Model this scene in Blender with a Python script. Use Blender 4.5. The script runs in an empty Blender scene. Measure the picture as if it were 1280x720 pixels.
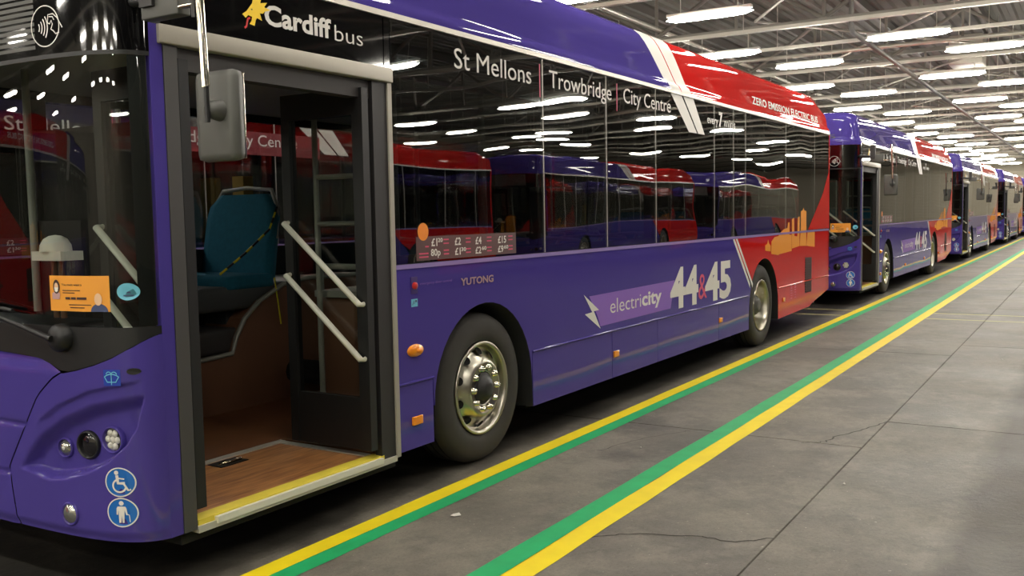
import bpy, math, random
from math import pi, sin, cos, exp
from mathutils import Matrix, Vector
random.seed(7)
SC = bpy.context.scene
COL = SC.collection

# ------------------------------------------------------------------ camera, world, exposure
def setup_view():
    yaw, pitch, roll = 0.5565, 0.0761, -0.0181
    cy, sy, cp, sp = cos(yaw), sin(yaw), cos(pitch), sin(pitch)
    F = Vector((cy*cp, sy*cp, -sp)); R = Vector((sy, -cy, 0)); U = R.cross(F)
    c, s = cos(roll), sin(roll)
    R2 = R*c + U*s; U2 = -R*s + U*c
    cam = bpy.data.cameras.new('camera')
    cam.sensor_width = 36; cam.lens = 1174.5/1280*36; cam.clip_start = .05; cam.clip_end = 400
    o = bpy.data.objects.new('camera', cam); COL.objects.link(o)
    o.matrix_world = Matrix(((R2.x, U2.x, -F.x, -2.239), (R2.y, U2.y, -F.y, -3.338), (R2.z, U2.z, -F.z, 1.6007), (0, 0, 0, 1)))
    SC.camera = o
setup_view()
world = bpy.data.worlds.new('world'); SC.world = world; world.use_nodes = True
world.node_tree.nodes['Background'].inputs[0].default_value = (.9, .95, 1, 1)
world.node_tree.nodes['Background'].inputs[1].default_value = .02
SC.view_settings.view_transform = 'Standard'; SC.view_settings.look = 'None'
SC.view_settings.exposure = 0.0; SC.view_settings.gamma = 1; SC.view_settings.use_curve_mapping = False
LAMP_STRENGTH = 72.0
LAMP_COLOR = (1, .945, .84)

# ------------------------------------------------------------------ materials
def lin(r, g, b):
    f = lambda c: (c/255/12.92) if c/255 <= .04045 else ((c/255+.055)/1.055)**2.4
    return (f(r), f(g), f(b), 1)
MATS = {}
def mat(name, rgb, rough=.5, metal=0., coat=0., bump=0., bscale=(6, 6, 6), mottle=0., mscale=4., spec=.5):
    m = bpy.data.materials.new(name); m.use_nodes = True
    nt = m.node_tree; b = nt.nodes['Principled BSDF']; L = nt.links.new
    c = lin(*rgb)
    b.inputs['Base Color'].default_value = c; b.inputs['Roughness'].default_value = rough
    b.inputs['Metallic'].default_value = metal; b.inputs['Coat Weight'].default_value = coat
    b.inputs['Coat Roughness'].default_value = .03; b.inputs['Coat IOR'].default_value = 1.42; b.inputs['Specular IOR Level'].default_value = spec
    tc = nt.nodes.new('ShaderNodeTexCoord')
    if mottle:
        n = nt.nodes.new('ShaderNodeTexNoise'); n.inputs['Scale'].default_value = mscale; n.inputs['Detail'].default_value = 5
        L(tc.outputs['Object'], n.inputs['Vector'])
        mx = nt.nodes.new('ShaderNodeMix'); mx.data_type = 'RGBA'
        mx.inputs[6].default_value = tuple(v*(1-mottle) for v in c[:3])+(1,)
        mx.inputs[7].default_value = tuple(min(1, v*(1+mottle)) for v in c[:3])+(1,)
        L(n.outputs['Fac'], mx.inputs[0]); L(mx.outputs[2], b.inputs['Base Color'])
    if bump:
        mp = nt.nodes.new('ShaderNodeMapping'); mp.inputs['Scale'].default_value = bscale
        n2 = nt.nodes.new('ShaderNodeTexNoise'); n2.inputs['Scale'].default_value = 1; n2.inputs['Detail'].default_value = 1
        bp = nt.nodes.new('ShaderNodeBump'); bp.inputs['Strength'].default_value = 1; bp.inputs['Distance'].default_value = bump
        L(tc.outputs['Object'], mp.inputs[0]); L(mp.outputs[0], n2.inputs['Vector']); L(n2.outputs['Fac'], bp.inputs['Height'])
        L(bp.outputs[0], b.inputs['Normal']); L(bp.outputs[0], b.inputs['Coat Normal'])
    MATS[name] = m
    return m
def glass_mat(name, tint, base, gain, bump=.0, bscale=(1, 1, 1)):
    m = bpy.data.materials.new(name); m.use_nodes = True
    nt = m.node_tree; nt.nodes.clear(); L = nt.links.new
    out = nt.nodes.new('ShaderNodeOutputMaterial'); mix = nt.nodes.new('ShaderNodeMixShader')
    tr = nt.nodes.new('ShaderNodeBsdfTransparent'); tr.inputs[0].default_value = tint+(1,)
    gl = nt.nodes.new('ShaderNodeBsdfGlossy'); gl.inputs['Roughness'].default_value = .0
    fr = nt.nodes.new('ShaderNodeFresnel')
    ge = nt.nodes.new('ShaderNodeNewGeometry'); mr = nt.nodes.new('ShaderNodeMapRange')      # thin pane: the same reflectance from both faces
    mr.inputs[3].default_value = 1.55; mr.inputs[4].default_value = 1/1.55
    L(ge.outputs['Backfacing'], mr.inputs[0]); L(mr.outputs[0], fr.inputs[0])
    ma = nt.nodes.new('ShaderNodeMath'); ma.operation = 'MULTIPLY_ADD'; ma.use_clamp = True
    ma.inputs[1].default_value = gain; ma.inputs[2].default_value = base
    L(fr.outputs[0], ma.inputs[0]); L(ma.outputs[0], mix.inputs[0]); L(tr.outputs[0], mix.inputs[1]); L(gl.outputs[0], mix.inputs[2])
    if bump:
        tc = nt.nodes.new('ShaderNodeTexCoord'); mp = nt.nodes.new('ShaderNodeMapping'); mp.inputs['Scale'].default_value = bscale
        n2 = nt.nodes.new('ShaderNodeTexNoise'); n2.inputs['Scale'].default_value = 1; n2.inputs['Detail'].default_value = .5
        bp = nt.nodes.new('ShaderNodeBump'); bp.inputs['Strength'].default_value = 1; bp.inputs['Distance'].default_value = bump
        L(tc.outputs['Object'], mp.inputs[0]); L(mp.outputs[0], n2.inputs['Vector']); L(n2.outputs['Fac'], bp.inputs['Height'])
        L(bp.outputs[0], gl.inputs['Normal'])
    L(mix.outputs[0], out.inputs[0])
    MATS[name] = m
def emit_mat(name, rgb, s):
    m = bpy.data.materials.new(name); m.use_nodes = True
    nt = m.node_tree; nt.nodes.clear()
    e = nt.nodes.new('ShaderNodeEmission'); e.inputs[0].default_value = tuple(rgb)+(1,); e.inputs[1].default_value = s
    o = nt.nodes.new('ShaderNodeOutputMaterial'); nt.links.new(e.outputs[0], o.inputs[0])
    MATS[name] = m

mat('purple', (74, 62, 142), .5, coat=.75, bump=.0035, bscale=(.8, .8, 2.0), spec=0.)
mat('red', (204, 36, 34), .5, coat=.75, bump=.0035, bscale=(.8, .8, 2.0), spec=0.)
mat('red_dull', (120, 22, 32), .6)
mat('white_vinyl', (226, 222, 216), .4, spec=.12)
mat('lilac_vinyl', (140, 104, 190), .35, spec=.12)
mat('pink_vinyl', (214, 90, 120), .4, spec=.12)
mat('gold_vinyl', (238, 150, 24), .4, spec=.12)
mat('black_gloss', (10, 10, 12), .05, coat=1., bump=.0015, bscale=(1, 1, 2))
mat('black_plastic', (22, 22, 23), .45)
mat('dark_cavity', (8, 8, 9), .9)
mat('post_grey', (72, 70, 70), .5, metal=.2)
mat('post_dark', (40, 38, 39), .5)
mat('header_grey', (168, 162, 150), .45, metal=.3)
mat('light_trim', (206, 200, 190), .35, metal=.3)
mat('aluminium', (196, 192, 182), .4, metal=.3)
mat('maker_chrome', (196, 164, 168), .3, metal=.5)
mat('chrome', (225, 218, 200), .09, metal=1.)
mat('polished_alloy', (186, 182, 168), .3, metal=1.)
mat('tyre_rubber', (52, 49, 46), .75, mottle=.25, mscale=9)
mat('mirror_grey', (82, 82, 78), .5)
mat('rail_white', (214, 212, 198), .35)
mat('rail_grey', (150, 150, 142), .35)
mat('yellow_edge', (224, 204, 70), .5, mottle=.12, mscale=18)
mat('orange_lens', (240, 140, 20), .2, coat=.8)
mat('orange_vinyl', (246, 140, 20), .45)
mat('poster_orange', (236, 158, 52), .5)
mat('red_button', (200, 30, 30), .3, coat=.5)
mat('blue_vinyl', (20, 104, 190), .35, coat=.3)
mat('deep_blue_vinyl', (28, 60, 170), .4)
mat('pale_blue_vinyl', (110, 190, 214), .45)
mat('skin_print', (232, 190, 150), .6)
mat('hair_print', (60, 34, 30), .6)
mat('navy_print', (70, 80, 120), .6)
mat('white_print', (235, 230, 220), .6)
mat('mauve_print', (190, 150, 150), .6)
mat('dragon_yellow', (250, 208, 10), .45)
mat('teal_moquette', (24, 104, 130), .85, bump=.003, bscale=(40, 40, 40), mottle=.2, mscale=30)
mat('seat_shell', (70, 72, 74), .5)
mat('brown_panel', (120, 84, 64), .4, mottle=.1, mscale=5)
mat('liner_grey', (170, 166, 158), .6)
mat('dark_liner', (54, 50, 50), .6)
mat('lens_clear', (176, 176, 170), .12, metal=.8)
mat('led_cell', (206, 204, 194), .2)
mat('lens_dark', (20, 18, 24), .05, coat=1.)
mat('price_film', (88, 58, 58), .4, coat=.5)
mat('dark_grille', (58, 26, 24), .7)
mat('hazard_tape', (220, 210, 30), .5)
mat('steel_grey', (118, 115, 106), .55, mottle=.15, mscale=3)
mat('steel_dark', (92, 90, 84), .6, mottle=.15, mscale=3)
mat('galvanised', (172, 168, 156), .42, metal=.45, mottle=.1, mscale=6)
mat('deck_grey', (92, 90, 82), .75, mottle=.12, mscale=.6)
mat('wall_cream', (196, 188, 168), .8, mottle=.06, mscale=1)
mat('door_beige', (206, 198, 178), .6)
mat('batten_white', (200, 198, 190), .5)
mat('paper', (214, 210, 200), .8)
mat('line_yellow', (240, 214, 16), .55, mottle=.12, mscale=7)
mat('line_green', (24, 166, 98), .55, mottle=.22, mscale=7)
mat('line_thin', (190, 180, 110), .6, mottle=.2, mscale=9)
mat('crack_dark', (48, 44, 39), .9)
glass_mat('side_glass', (.50, .52, .52), .10, 1.2, bump=.006, bscale=(.8, 1, 1.3))
glass_mat('clear_side_glass', (.80, .82, .82), .07, 1.15, bump=.006, bscale=(.8, 1, 1.3))
glass_mat('screen_glass', (.62, .66, .63), .01, .8)
glass_mat('door_glass', (.86, .88, .86), .0, .8)
glass_mat('cab_glass', (.7, .72, .72), .02, 1.0)
emit_mat('tube_glow', LAMP_COLOR, LAMP_STRENGTH)

def wood_mat():
    m = mat('wood_floor', (150, 92, 52), .42)
    nt = m.node_tree; b = nt.nodes['Principled BSDF']; L = nt.links.new
    tc = nt.nodes.new('ShaderNodeTexCoord'); mp = nt.nodes.new('ShaderNodeMapping'); mp.inputs['Scale'].default_value = (5, 45, 5)
    n = nt.nodes.new('ShaderNodeTexNoise'); n.inputs['Scale'].default_value = 1; n.inputs['Detail'].default_value = 6
    r = nt.nodes.new('ShaderNodeValToRGB')
    r.color_ramp.elements[0].position = .3; r.color_ramp.elements[0].color = lin(126, 76, 42)
    r.color_ramp.elements[1].position = .7; r.color_ramp.elements[1].color = lin(190, 134, 82)
    L(tc.outputs['Object'], mp.inputs[0]); L(mp.outputs[0], n.inputs['Vector']); L(n.outputs['Fac'], r.inputs[0]); L(r.outputs[0], b.inputs['Base Color'])
wood_mat()

def concrete_mat():
    m = mat('concrete', (120, 112, 100), .62)
    nt = m.node_tree; b = nt.nodes['Principled BSDF']; L = nt.links.new
    N = nt.nodes.new
    tc = N('ShaderNodeTexCoord')
    def noise(scale, detail=6, rough=.6, vec=None):
        n = N('ShaderNodeTexNoise'); n.inputs['Scale'].default_value = scale; n.inputs['Detail'].default_value = detail
        n.inputs['Roughness'].default_value = rough
        L(vec or tc.outputs['Object'], n.inputs['Vector']); return n.outputs['Fac']
    def ramp(fac, stops):
        r = N('ShaderNodeValToRGB')
        e = r.color_ramp.elements
        e[0].position, e[0].color = stops[0]; e[1].position, e[1].color = stops[-1]
        for p, c in stops[1:-1]:
            q = e.new(p); q.color = c
        L(fac, r.inputs[0]); return r.outputs[0]
    def mul(a, bb, f=1.0, mode='MULTIPLY'):
        x = N('ShaderNodeMix'); x.data_type = 'RGBA'; x.blend_type = mode
        x.inputs[0].default_value = f if not hasattr(f, 'links') else 1
        if hasattr(f, 'links'): L(f, x.inputs[0])
        for i, v in ((6, a), (7, bb)):
            if hasattr(v, 'links'): L(v, x.inputs[i])
            else: x.inputs[i].default_value = v
        return x.outputs[2]
    g = lambda v: (v, v, v, 1)
    base = ramp(noise(.55, 6, .65), [(.3, lin(84, 80, 73)), (.5, lin(104, 99, 90)), (.7, lin(126, 120, 108))])
    fine = ramp(noise(14, 8, .75), [(.3, g(.82)), (.6, g(1.0)), (.8, g(1.1))])
    c = mul(base, fine)
    c = mul(c, ramp(noise(2.3, 9, .78), [(.36, g(.70)), (.52, g(1.0)), (.68, g(1.2))]))
    worn = ramp(noise(.9, 10, .8), [(.50, g(0)), (.60, g(.55))])
    c = mul(c, lin(134, 128, 116), worn, 'MIX')
    # pale flecks of paint and dirt
    c = mul(c, ramp(noise(70, 4, .8), [(.34, g(.66)), (.46, g(1.0)), (.7, g(1.06))]))
    fl = ramp(noise(38, 3, .5), [(.70, g(0)), (.76, g(1))])
    c = mul(c, lin(176, 170, 156), fl, 'MIX')
    # oil-soaked parking bay where the buses stand, drip spots, darker soft-edged band on the right
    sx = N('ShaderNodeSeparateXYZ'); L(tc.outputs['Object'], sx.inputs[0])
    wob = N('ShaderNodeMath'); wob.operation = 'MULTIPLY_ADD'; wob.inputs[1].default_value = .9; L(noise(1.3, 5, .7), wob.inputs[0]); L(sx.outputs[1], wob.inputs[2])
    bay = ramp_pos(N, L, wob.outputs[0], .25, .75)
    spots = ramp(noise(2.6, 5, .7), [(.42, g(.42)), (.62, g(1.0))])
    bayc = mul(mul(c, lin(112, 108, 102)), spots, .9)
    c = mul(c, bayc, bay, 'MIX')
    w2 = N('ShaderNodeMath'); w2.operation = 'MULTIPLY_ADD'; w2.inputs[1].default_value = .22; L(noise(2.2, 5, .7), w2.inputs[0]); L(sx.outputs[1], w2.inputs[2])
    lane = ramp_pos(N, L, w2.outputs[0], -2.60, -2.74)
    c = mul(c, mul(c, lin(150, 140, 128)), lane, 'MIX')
    L(c, b.inputs['Base Color'])
    bp = N('ShaderNodeBump'); bp.inputs['Strength'].default_value = .35; bp.inputs['Distance'].default_value = .01
    L(noise(22, 6, .7), bp.inputs['Height']); L(bp.outputs[0], b.inputs['Normal'])
    rr = N('ShaderNodeMapRange'); rr.inputs[3].default_value = .38; rr.inputs[4].default_value = .75
    L(noise(1.1, 4, .6), rr.inputs[0]); L(rr.outputs[0], b.inputs['Roughness'])
def ramp_pos(N, L, val, a, b):
    r = N('ShaderNodeMapRange'); r.inputs[1].default_value = a; r.inputs[2].default_value = b
    r.interpolation_type = 'SMOOTHSTEP' if a < b else 'LINEAR'
    L(val, r.inputs[0]); return r.outputs[0]
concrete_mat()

# ------------------------------------------------------------------ mesh helpers
class MB:
    """Collects shapes and links them as one mesh object."""
    def __init__(s): s.v = []; s.f = []; s.sm = []
    def add(s, verts, faces, smooth=False):
        k = len(s.v); s.v += [tuple(p) for p in verts]
        for f in faces: s.f.append([i+k for i in f]); s.sm.append(smooth)
        return s
    def box(s, x0, x1, y0, y1, z0, z1):
        v = [(x, y, z) for x in (x0, x1) for y in (y0, y1) for z in (z0, z1)]
        return s.add(v, [(0, 1, 3, 2), (4, 6, 7, 5), (0, 4, 5, 1), (2, 3, 7, 6), (0, 2, 6, 4), (1, 5, 7, 3)])
    def bevbox(s, x0, x1, y0, y1, z0, z1, b=.01):
        import bmesh
        bm = bmesh.new(); bmesh.ops.create_cube(bm, size=1)
        for v in bm.verts:
            v.co = Vector(((x0+x1)/2+v.co.x*(x1-x0), (y0+y1)/2+v.co.y*(y1-y0), (z0+z1)/2+v.co.z*(z1-z0)))
        bmesh.ops.bevel(bm, geom=bm.edges[:], offset=b, segments=2, affect='EDGES', profile=.6)
        bm.verts.index_update()
        s.add([v.co for v in bm.verts], [[v.index for v in f.verts] for f in bm.faces], True); bm.free(); return s
    def grid(s, P, smooth=True, close=False):
        n, m = len(P), len(P[0]); v = [p for r in P for p in r]; f = []
        for i in range(n-1):
            for j in range(m-1 if not close else m):
                j2 = (j+1) % m
                f.append((i*m+j, (i+1)*m+j, (i+1)*m+j2, i*m+j2))
        return s.add(v, f, smooth)
    def prism(s, out2, fn, a, b):
        """extrude a 2-D outline between offsets a and b through fn(u, v, offset)"""
        n = len(out2)
        v = [fn(u, w, a) for u, w in out2]+[fn(u, w, b) for u, w in out2]
        f = [list(range(n)), list(range(2*n-1, n-1, -1))]+[(i, i+n, (i+1) % n+n, (i+1) % n) for i in range(n)]
        return s.add(v, f)
    def flat(s, out2, fn, o=0):
        return s.add([fn(u, w, o) for u, w in out2], [list(range(len(out2)))])
    def strip(s, pts, w, fn, o=0, close=False):
        """flat ribbon of width w along 2-D points"""
        n = len(pts); L = []; R = []
        for i in range(n):
            a = pts[(i-1) % n] if (i or close) else pts[0]; c = pts[(i+1) % n] if (i < n-1 or close) else pts[-1]
            dx, dy = c[0]-a[0], c[1]-a[1]; d = math.hypot(dx, dy) or 1
            L.append((pts[i][0]-dy/d*w/2, pts[i][1]+dx/d*w/2)); R.append((pts[i][0]+dy/d*w/2, pts[i][1]-dx/d*w/2))
        v = [fn(u, q, o) for u, q in L]+[fn(u, q, o) for u, q in R]
        return s.add(v, [(i, (i+1) % n, (i+1) % n+n, i+n) for i in range(n if close else n-1)])
    def tube(s, pts, r, k=8, cap=True):
        pts = [Vector(p) for p in pts]; n = len(pts); rows = []; nrm = None
        for i in range(n):
            t = (pts[min(i+1, n-1)]-pts[max(i-1, 0)]).normalized()
            if nrm is None:
                nrm = t.cross(Vector((0, 0, 1)))
                if nrm.length < .1: nrm = t.cross(Vector((1, 0, 0)))
            nrm = (nrm - t*nrm.dot(t)).normalized(); bn = t.cross(nrm)
            rr = r[i] if isinstance(r, (list, tuple)) else r
            rows.append([pts[i]+(nrm*cos(2*pi*j/k)+bn*sin(2*pi*j/k))*rr for j in range(k)])
        s.grid(rows, True, True)
        if cap:
            s.add(rows[0], [list(range(k))]); s.add(rows[-1], [list(range(k))])
        return s
    def lathe(s, prof, org, ax, k=24, smooth=True, ry=1.0):
        """prof: (radius, height along axis)"""
        ax = Vector(ax).normalized(); org = Vector(org)
        u = ax.cross(Vector((0, 0, 1)))
        if u.length < .1: u = Vector((1, 0, 0))
        u.normalize(); w = ax.cross(u)
        rows = [[org+ax*h+(u*cos(2*pi*j/k)+w*sin(2*pi*j/k)*ry)*r for j in range(k)] for r, h in prof]
        return s.grid(rows, smooth, True)
    def build(s, name, m, parent=None, label=None, kind=None):
        me = bpy.data.meshes.new(name); me.from_pydata(s.v, [], s.f)
        me.polygons.foreach_set('use_smooth', s.sm); me.materials.append(MATS[m]); me.update()
        o = bpy.data.objects.new(name, me); COL.objects.link(o)
        if parent: o.parent = parent
        if label: o['label'] = label
        if kind: o['kind'] = kind
        return o
def tag(o, label=None, cat=None, group=None, kind=None):
    if label: o['label'] = label
    if cat: o['category'] = cat
    if group: o['group'] = group
    if kind: o['kind'] = kind
    return o
def empty(name, loc=(0, 0, 0), parent=None):
    o = bpy.data.objects.new(name, None); COL.objects.link(o); o.location = loc
    o.empty_display_size = .1
    if parent: o.parent = parent
    return o
KIDS = {}
def copy_tree(o, parent=None, skip=()):
    c = o.copy(); COL.objects.link(c)
    if parent: c.parent = parent
    for ch in o.children:
        if ch.name.split('.')[0] in skip: continue
        copy_tree(ch, c, skip)
    return c
def circ(x, y, r, n=24, a0=0, a1=2*pi, ry=None):
    full = abs(a1-a0-2*pi) < 1e-6
    return [(x+r*cos(a0+(a1-a0)*i/(n if full else n-1)), y+(ry or r)*sin(a0+(a1-a0)*i/(n if full else n-1))) for i in range(n)]
def rect(u0, u1, v0, v1): return [(u0, v0), (u1, v0), (u1, v1), (u0, v1)]
_txt = {}
def text(name, s, m, parent, fn, u0, u1, v0, cap, bold=0., o=.002, label=None, mirror=False, shear=0.):
    """lettering fitted between u0 and u1, baseline v0, capital height cap, laid through fn"""
    key = (s, bold)
    if key not in _txt:
        cu = bpy.data.curves.new('lettering', 'FONT'); cu.body = s; cu.size = 1; cu.offset = bold; cu.resolution_u = 3
        ob = bpy.data.objects.new('lettering_source', cu); COL.objects.link(ob)
        dg = bpy.context.evaluated_depsgraph_get(); dg.update()
        me = bpy.data.meshes.new_from_object(ob.evaluated_get(dg))
        V = [(v.co.x, v.co.y) for v in me.vertices]; F = [list(f.vertices) for f in me.polygons]
        bpy.data.objects.remove(ob); bpy.data.curves.remove(cu); bpy.data.meshes.remove(me)
        _txt[key] = (V, F)
    V, F = _txt[key]
    x0 = min(v[0] for v in V); x1 = max(v[0] for v in V)
    mb = MB()
    mb.add([fn(u0+(x-x0)/(x1-x0)*(u1-u0)+shear*y*cap/.73, v0+y*cap/.73, o) for x, y in V], F)
    o_ = mb.build(name, m, parent, label); o_.data.name = 'text_'+s
    return o_

# ------------------------------------------------------------------ bus surfaces (bus frame: x to the rear, y into the bus, z up)
W = 2.55; LEN = 11.96
def front_x(y):
    t = min(y, W-y); t = max(t, 0)
    return .095+.235*exp(-(t/.13)**.65)
def near(u, v, o=0): return (u, -o, v)
def off(u, v, o=0): return (u, W+o, v)
def fr(y0, z0):
    """decal plane on the front: u to the viewer's right, v up"""
    return lambda u, v, o=0: (front_x(y0-u)-o-.001, y0-u, z0+v)
def frontp(y, z, o=0): return (front_x(y)-o, y, z)
COVE = [(0, 2.735), (.0, 2.75), (.008, 2.785), (.028, 2.805), (.034, 2.83), (.048, 2.95), (.060, 3.04), (.074, 3.11), (.095, 3.165), (.13, 3.205), (.19, 3.232), (.28, 3.246), (.5, 3.252)]
def cove_d(z):
    for (d0, z0), (d1, z1) in zip(COVE, COVE[1:]):
        if z0 <= z <= z1: return d0+(d1-d0)*(z-z0)/max(z1-z0, 1e-6)
    return 0 if z < COVE[0][1] else COVE[-1][0]
def inset(x, y, d):
    w = max(0, min(1, (1.1-x)/.8))
    return (x+.55*d*w, W/2+(y-W/2)*(1-d/(W/2)))
def ysamp(y0, y1, n=14):
    """samples dense near the two corners"""
    out = []
    N = n*4
    for i in range(N+1):
        t = i/N; y = W*(.5-.5*cos(pi*t)); y = W*(t*t*(3-2*t)) if False else y
        out.append(y)
    # extra density at the corners
    out += [.002, .006, .012, .02, .03, .045]; out += [W-v for v in (.002, .006, .012, .02, .03, .045)]
    return sorted([y0]+[y for y in set(out) if y0 < y < y1]+[y1])
def front_patch(name, m, par, y0, y1, zlo, zhi, o=0., nz=4, depth=None, label=None, ny=14):
    ys = ysamp(y0, y1, ny); mb = MB()
    lo = zlo if callable(zlo) else (lambda y: zlo); hi = zhi if callable(zhi) else (lambda y: zhi)
    mb.grid([[frontp(y, lo(y)+(hi(y)-lo(y))*k/nz, o-(depth(y, lo(y)+(hi(y)-lo(y))*k/nz) if depth else 0)) for k in range(nz+1)] for y in ys])
    return mb.build(name, m, par, label)
def interp(pts):
    def f(x):
        if x <= pts[0][0]: return pts[0][1]
        for (a, b), (c, d) in zip(pts, pts[1:]):
            if x <= c: return b+(d-b)*(x-a)/(c-a)
        return pts[-1][1]
    return f
_za = interp([(0, 1.137), (.013, 1.126), (.056, 1.091), (.14, 1.042), (.22, 1.012), (.32, .985), (.407, .968), (.47, 1.0), (.56, 1.026), (.83, 1.04), (1.275, 1.045)])
def apron_z(y): return _za(min(y, W-y))
gap_y = interp([(.25, .776), (.308, .782), (.40, .80), (.496, .812), (.65, .70), (.801, .591), (.90, .49), (.972, .415)])
def smooth01(t): t = max(0, min(1, t)); return t*t*(3-2*t)
_rt = interp([(.033, .892), (.12, .875), (.27, .841), (.45, .77), (.573, .696), (.66, .61), (.733, .517)])
_rb = interp([(.033, .892), (.06, .75), (.098, .676), (.18, .60), (.29, .547), (.42, .51), (.538, .493), (.733, .517)])
def lamp_recess(y, z):
    y = min(y, W-y)
    if not .03 < y < .75: return 0
    step = .016*smooth01(min((_rt(y)+.055-z)/.012, (z-_rb(y)+.01)/.02, (y-.03)/.05, (.62-y)/.1))
    return step+.055*smooth01(min((_rt(y)-z)/.07, (z-_rb(y))/.02, (y-.03)/.04, (.75-y)/.12))
def arch_outline(cx, r, ztop, z0):
    """half-round wheel opening, from front foot to rear foot"""
    zc = ztop-r
    pts = [(cx-r-.012, z0)]
    pts += [(cx-r*cos(pi*i/20), zc+r*sin(pi*i/20)) for i in range(21)]
    pts += [(cx+r+.012, z0)]
    return pts
FWX, RWX, AR = 2.80, 8.81, .57
def side_outline(x0, x1, z0, z1, arches=()):
    o = [(x0, z0)]
    for cx in arches: o += arch_outline(cx, AR, 1.05, z0)
    return o+[(x1, z0), (x1, z1), (x0, z1)]

# ------------------------------------------------------------------ bus pieces
def build_wheel(bus, x, y, side, rear):
    """side -1: outer face towards -y (nearside), +1: towards +y"""
    w = empty('wheel', (x, y, .49), bus)
    ax = (0, side, 0)
    R = .49
    t = MB()
    prof = [(.30, -.26), (.36, -.285), (.43, -.285), (.468, -.27), (R, -.23), (R, -.06), (.470, -.018), (.45, -.006), (.43, .0), (.395, .006), (.35, .003), (.312, -.008), (.300, -.03), (.30, -.26)]
    t.lathe(prof, (0, 0, 0), ax, 56); t.build('tyre', 'tyre_rubber', w)
    g = MB()
    for rr in (-.20, -.145, -.09):
        g.lathe([(R+.0008, rr-.007), (R+.0016, rr), (R+.0008, rr+.007)], (0, 0, 0), ax, 56)
    g.build('tread_groove', 'dark_cavity', w)
    if not rear:
        rim = MB().lathe([(.300, -.02), (.306, -.004), (.300, .004), (.286, .002), (.277, -.016), (.268, -.045), (.262, -.055), (.235, -.045), (.205, -.012), (.185, .012), (.172, .02), (.158, .02), (.150, .012), (.118, .012), (.108, .004)], (0, 0, 0), ax, 56)
        rim.build('rim', 'polished_alloy', w)
        hub = MB().lathe([(.105, .002), (.100, .012), (.092, .014), (.080, .016), (.076, .036), (.060, .040), (.056, .052), (.03, .056), (.0005, .057)], (0, 0, 0), ax, 32)
        hub.build('hub_cap', 'post_dark', w)
        hr, hh, nr, nh = .236, -.036, .136, .012
    else:
        rim = MB().lathe([(.300, -.02), (.306, -.004), (.300, .004), (.286, .0), (.278, -.02), (.268, -.06), (.262, -.15), (.250, -.17), (.205, -.178), (.165, -.17), (.15, -.165), (.12, -.165)], (0, 0, 0), ax, 56)
        rim.build('rim', 'polished_alloy', w)
        hub = MB().lathe([(.13, -.165), (.125, -.09), (.11, -.06), (.085, -.05), (.08, -.03), (.05, -.024), (.0005, -.022)], (0, 0, 0), ax, 32)
        hub.build('hub_cap', 'steel_dark', w)
        hr, hh, nr, nh = .222, -.174, .147, -.166
    for i in range(10):
        a = 2*pi*(i+.5)/10; c = Vector((hr*cos(a), side*(hh+.002), hr*sin(a)))
        if not rear: nrm = Vector((.62*cos(a), side*.79, .62*sin(a)))
        else: nrm = Vector((0, side, 0))
        MB().lathe([(.029, .004), (.024, .003), (.0005, .0)], c+nrm*.004, nrm, 14).build('hand_hole', 'dark_cavity', w)
    for i in range(10):
        a = 2*pi*i/10; c = Vector((nr*cos(a), side*nh, nr*sin(a)))
        MB().lathe([(.024, 0), (.022, .010), (.018, .012), (.016, .030), (.0005, .034)], c, ax, 8).build('wheel_nut', 'chrome', w)
    return w
def build_seat(bus, x, y, z, w=.88, face=1, grab=True):
    s = empty('seat', (x, y, z), bus)
    MB().bevbox(0, .44, 0, w, .40, .50, .03).build('cushion', 'teal_moquette', s)
    f = 1
    bk = MB(); n = 7
    rows = []
    for i in range(n+1):
        t = i/n; zz = .46+t*.62; xx = .40+t*.12; hw = (w/2-.01) if t < .75 else (w/2-.01)*(1-.35*((t-.75)/.25)**2)
        d = .07*(1-.3*t)
        rows.append([(xx, w/2-hw, zz), (xx-.012, w/2-hw*.8, zz), (xx-.0, w/2, zz), (xx-.012, w/2+hw*.8, zz), (xx, w/2+hw, zz), (xx+d, w/2+hw*.96, zz), (xx+d, w/2-hw*.96, zz)])
    bk.grid(rows, True, True); bk.add(rows[-1], [list(range(7))]); bk.add(rows[0], [list(range(7))])
    bk.build('backrest', 'teal_moquette', s)
    if grab:
        MB().tube([(.50, .03, .75), (.53, .04, .98), (.56, .12, 1.11), (.565, w/2, 1.13), (.56, w-.12, 1.11), (.53, w-.04, .98), (.50, w-.03, .75)], .016, 6).build('grab_rail', 'rail_grey', s)
    MB().box(.08, .36, .12, w-.12, 0, .40).build('pedestal', 'seat_shell', s)
    return s

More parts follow.
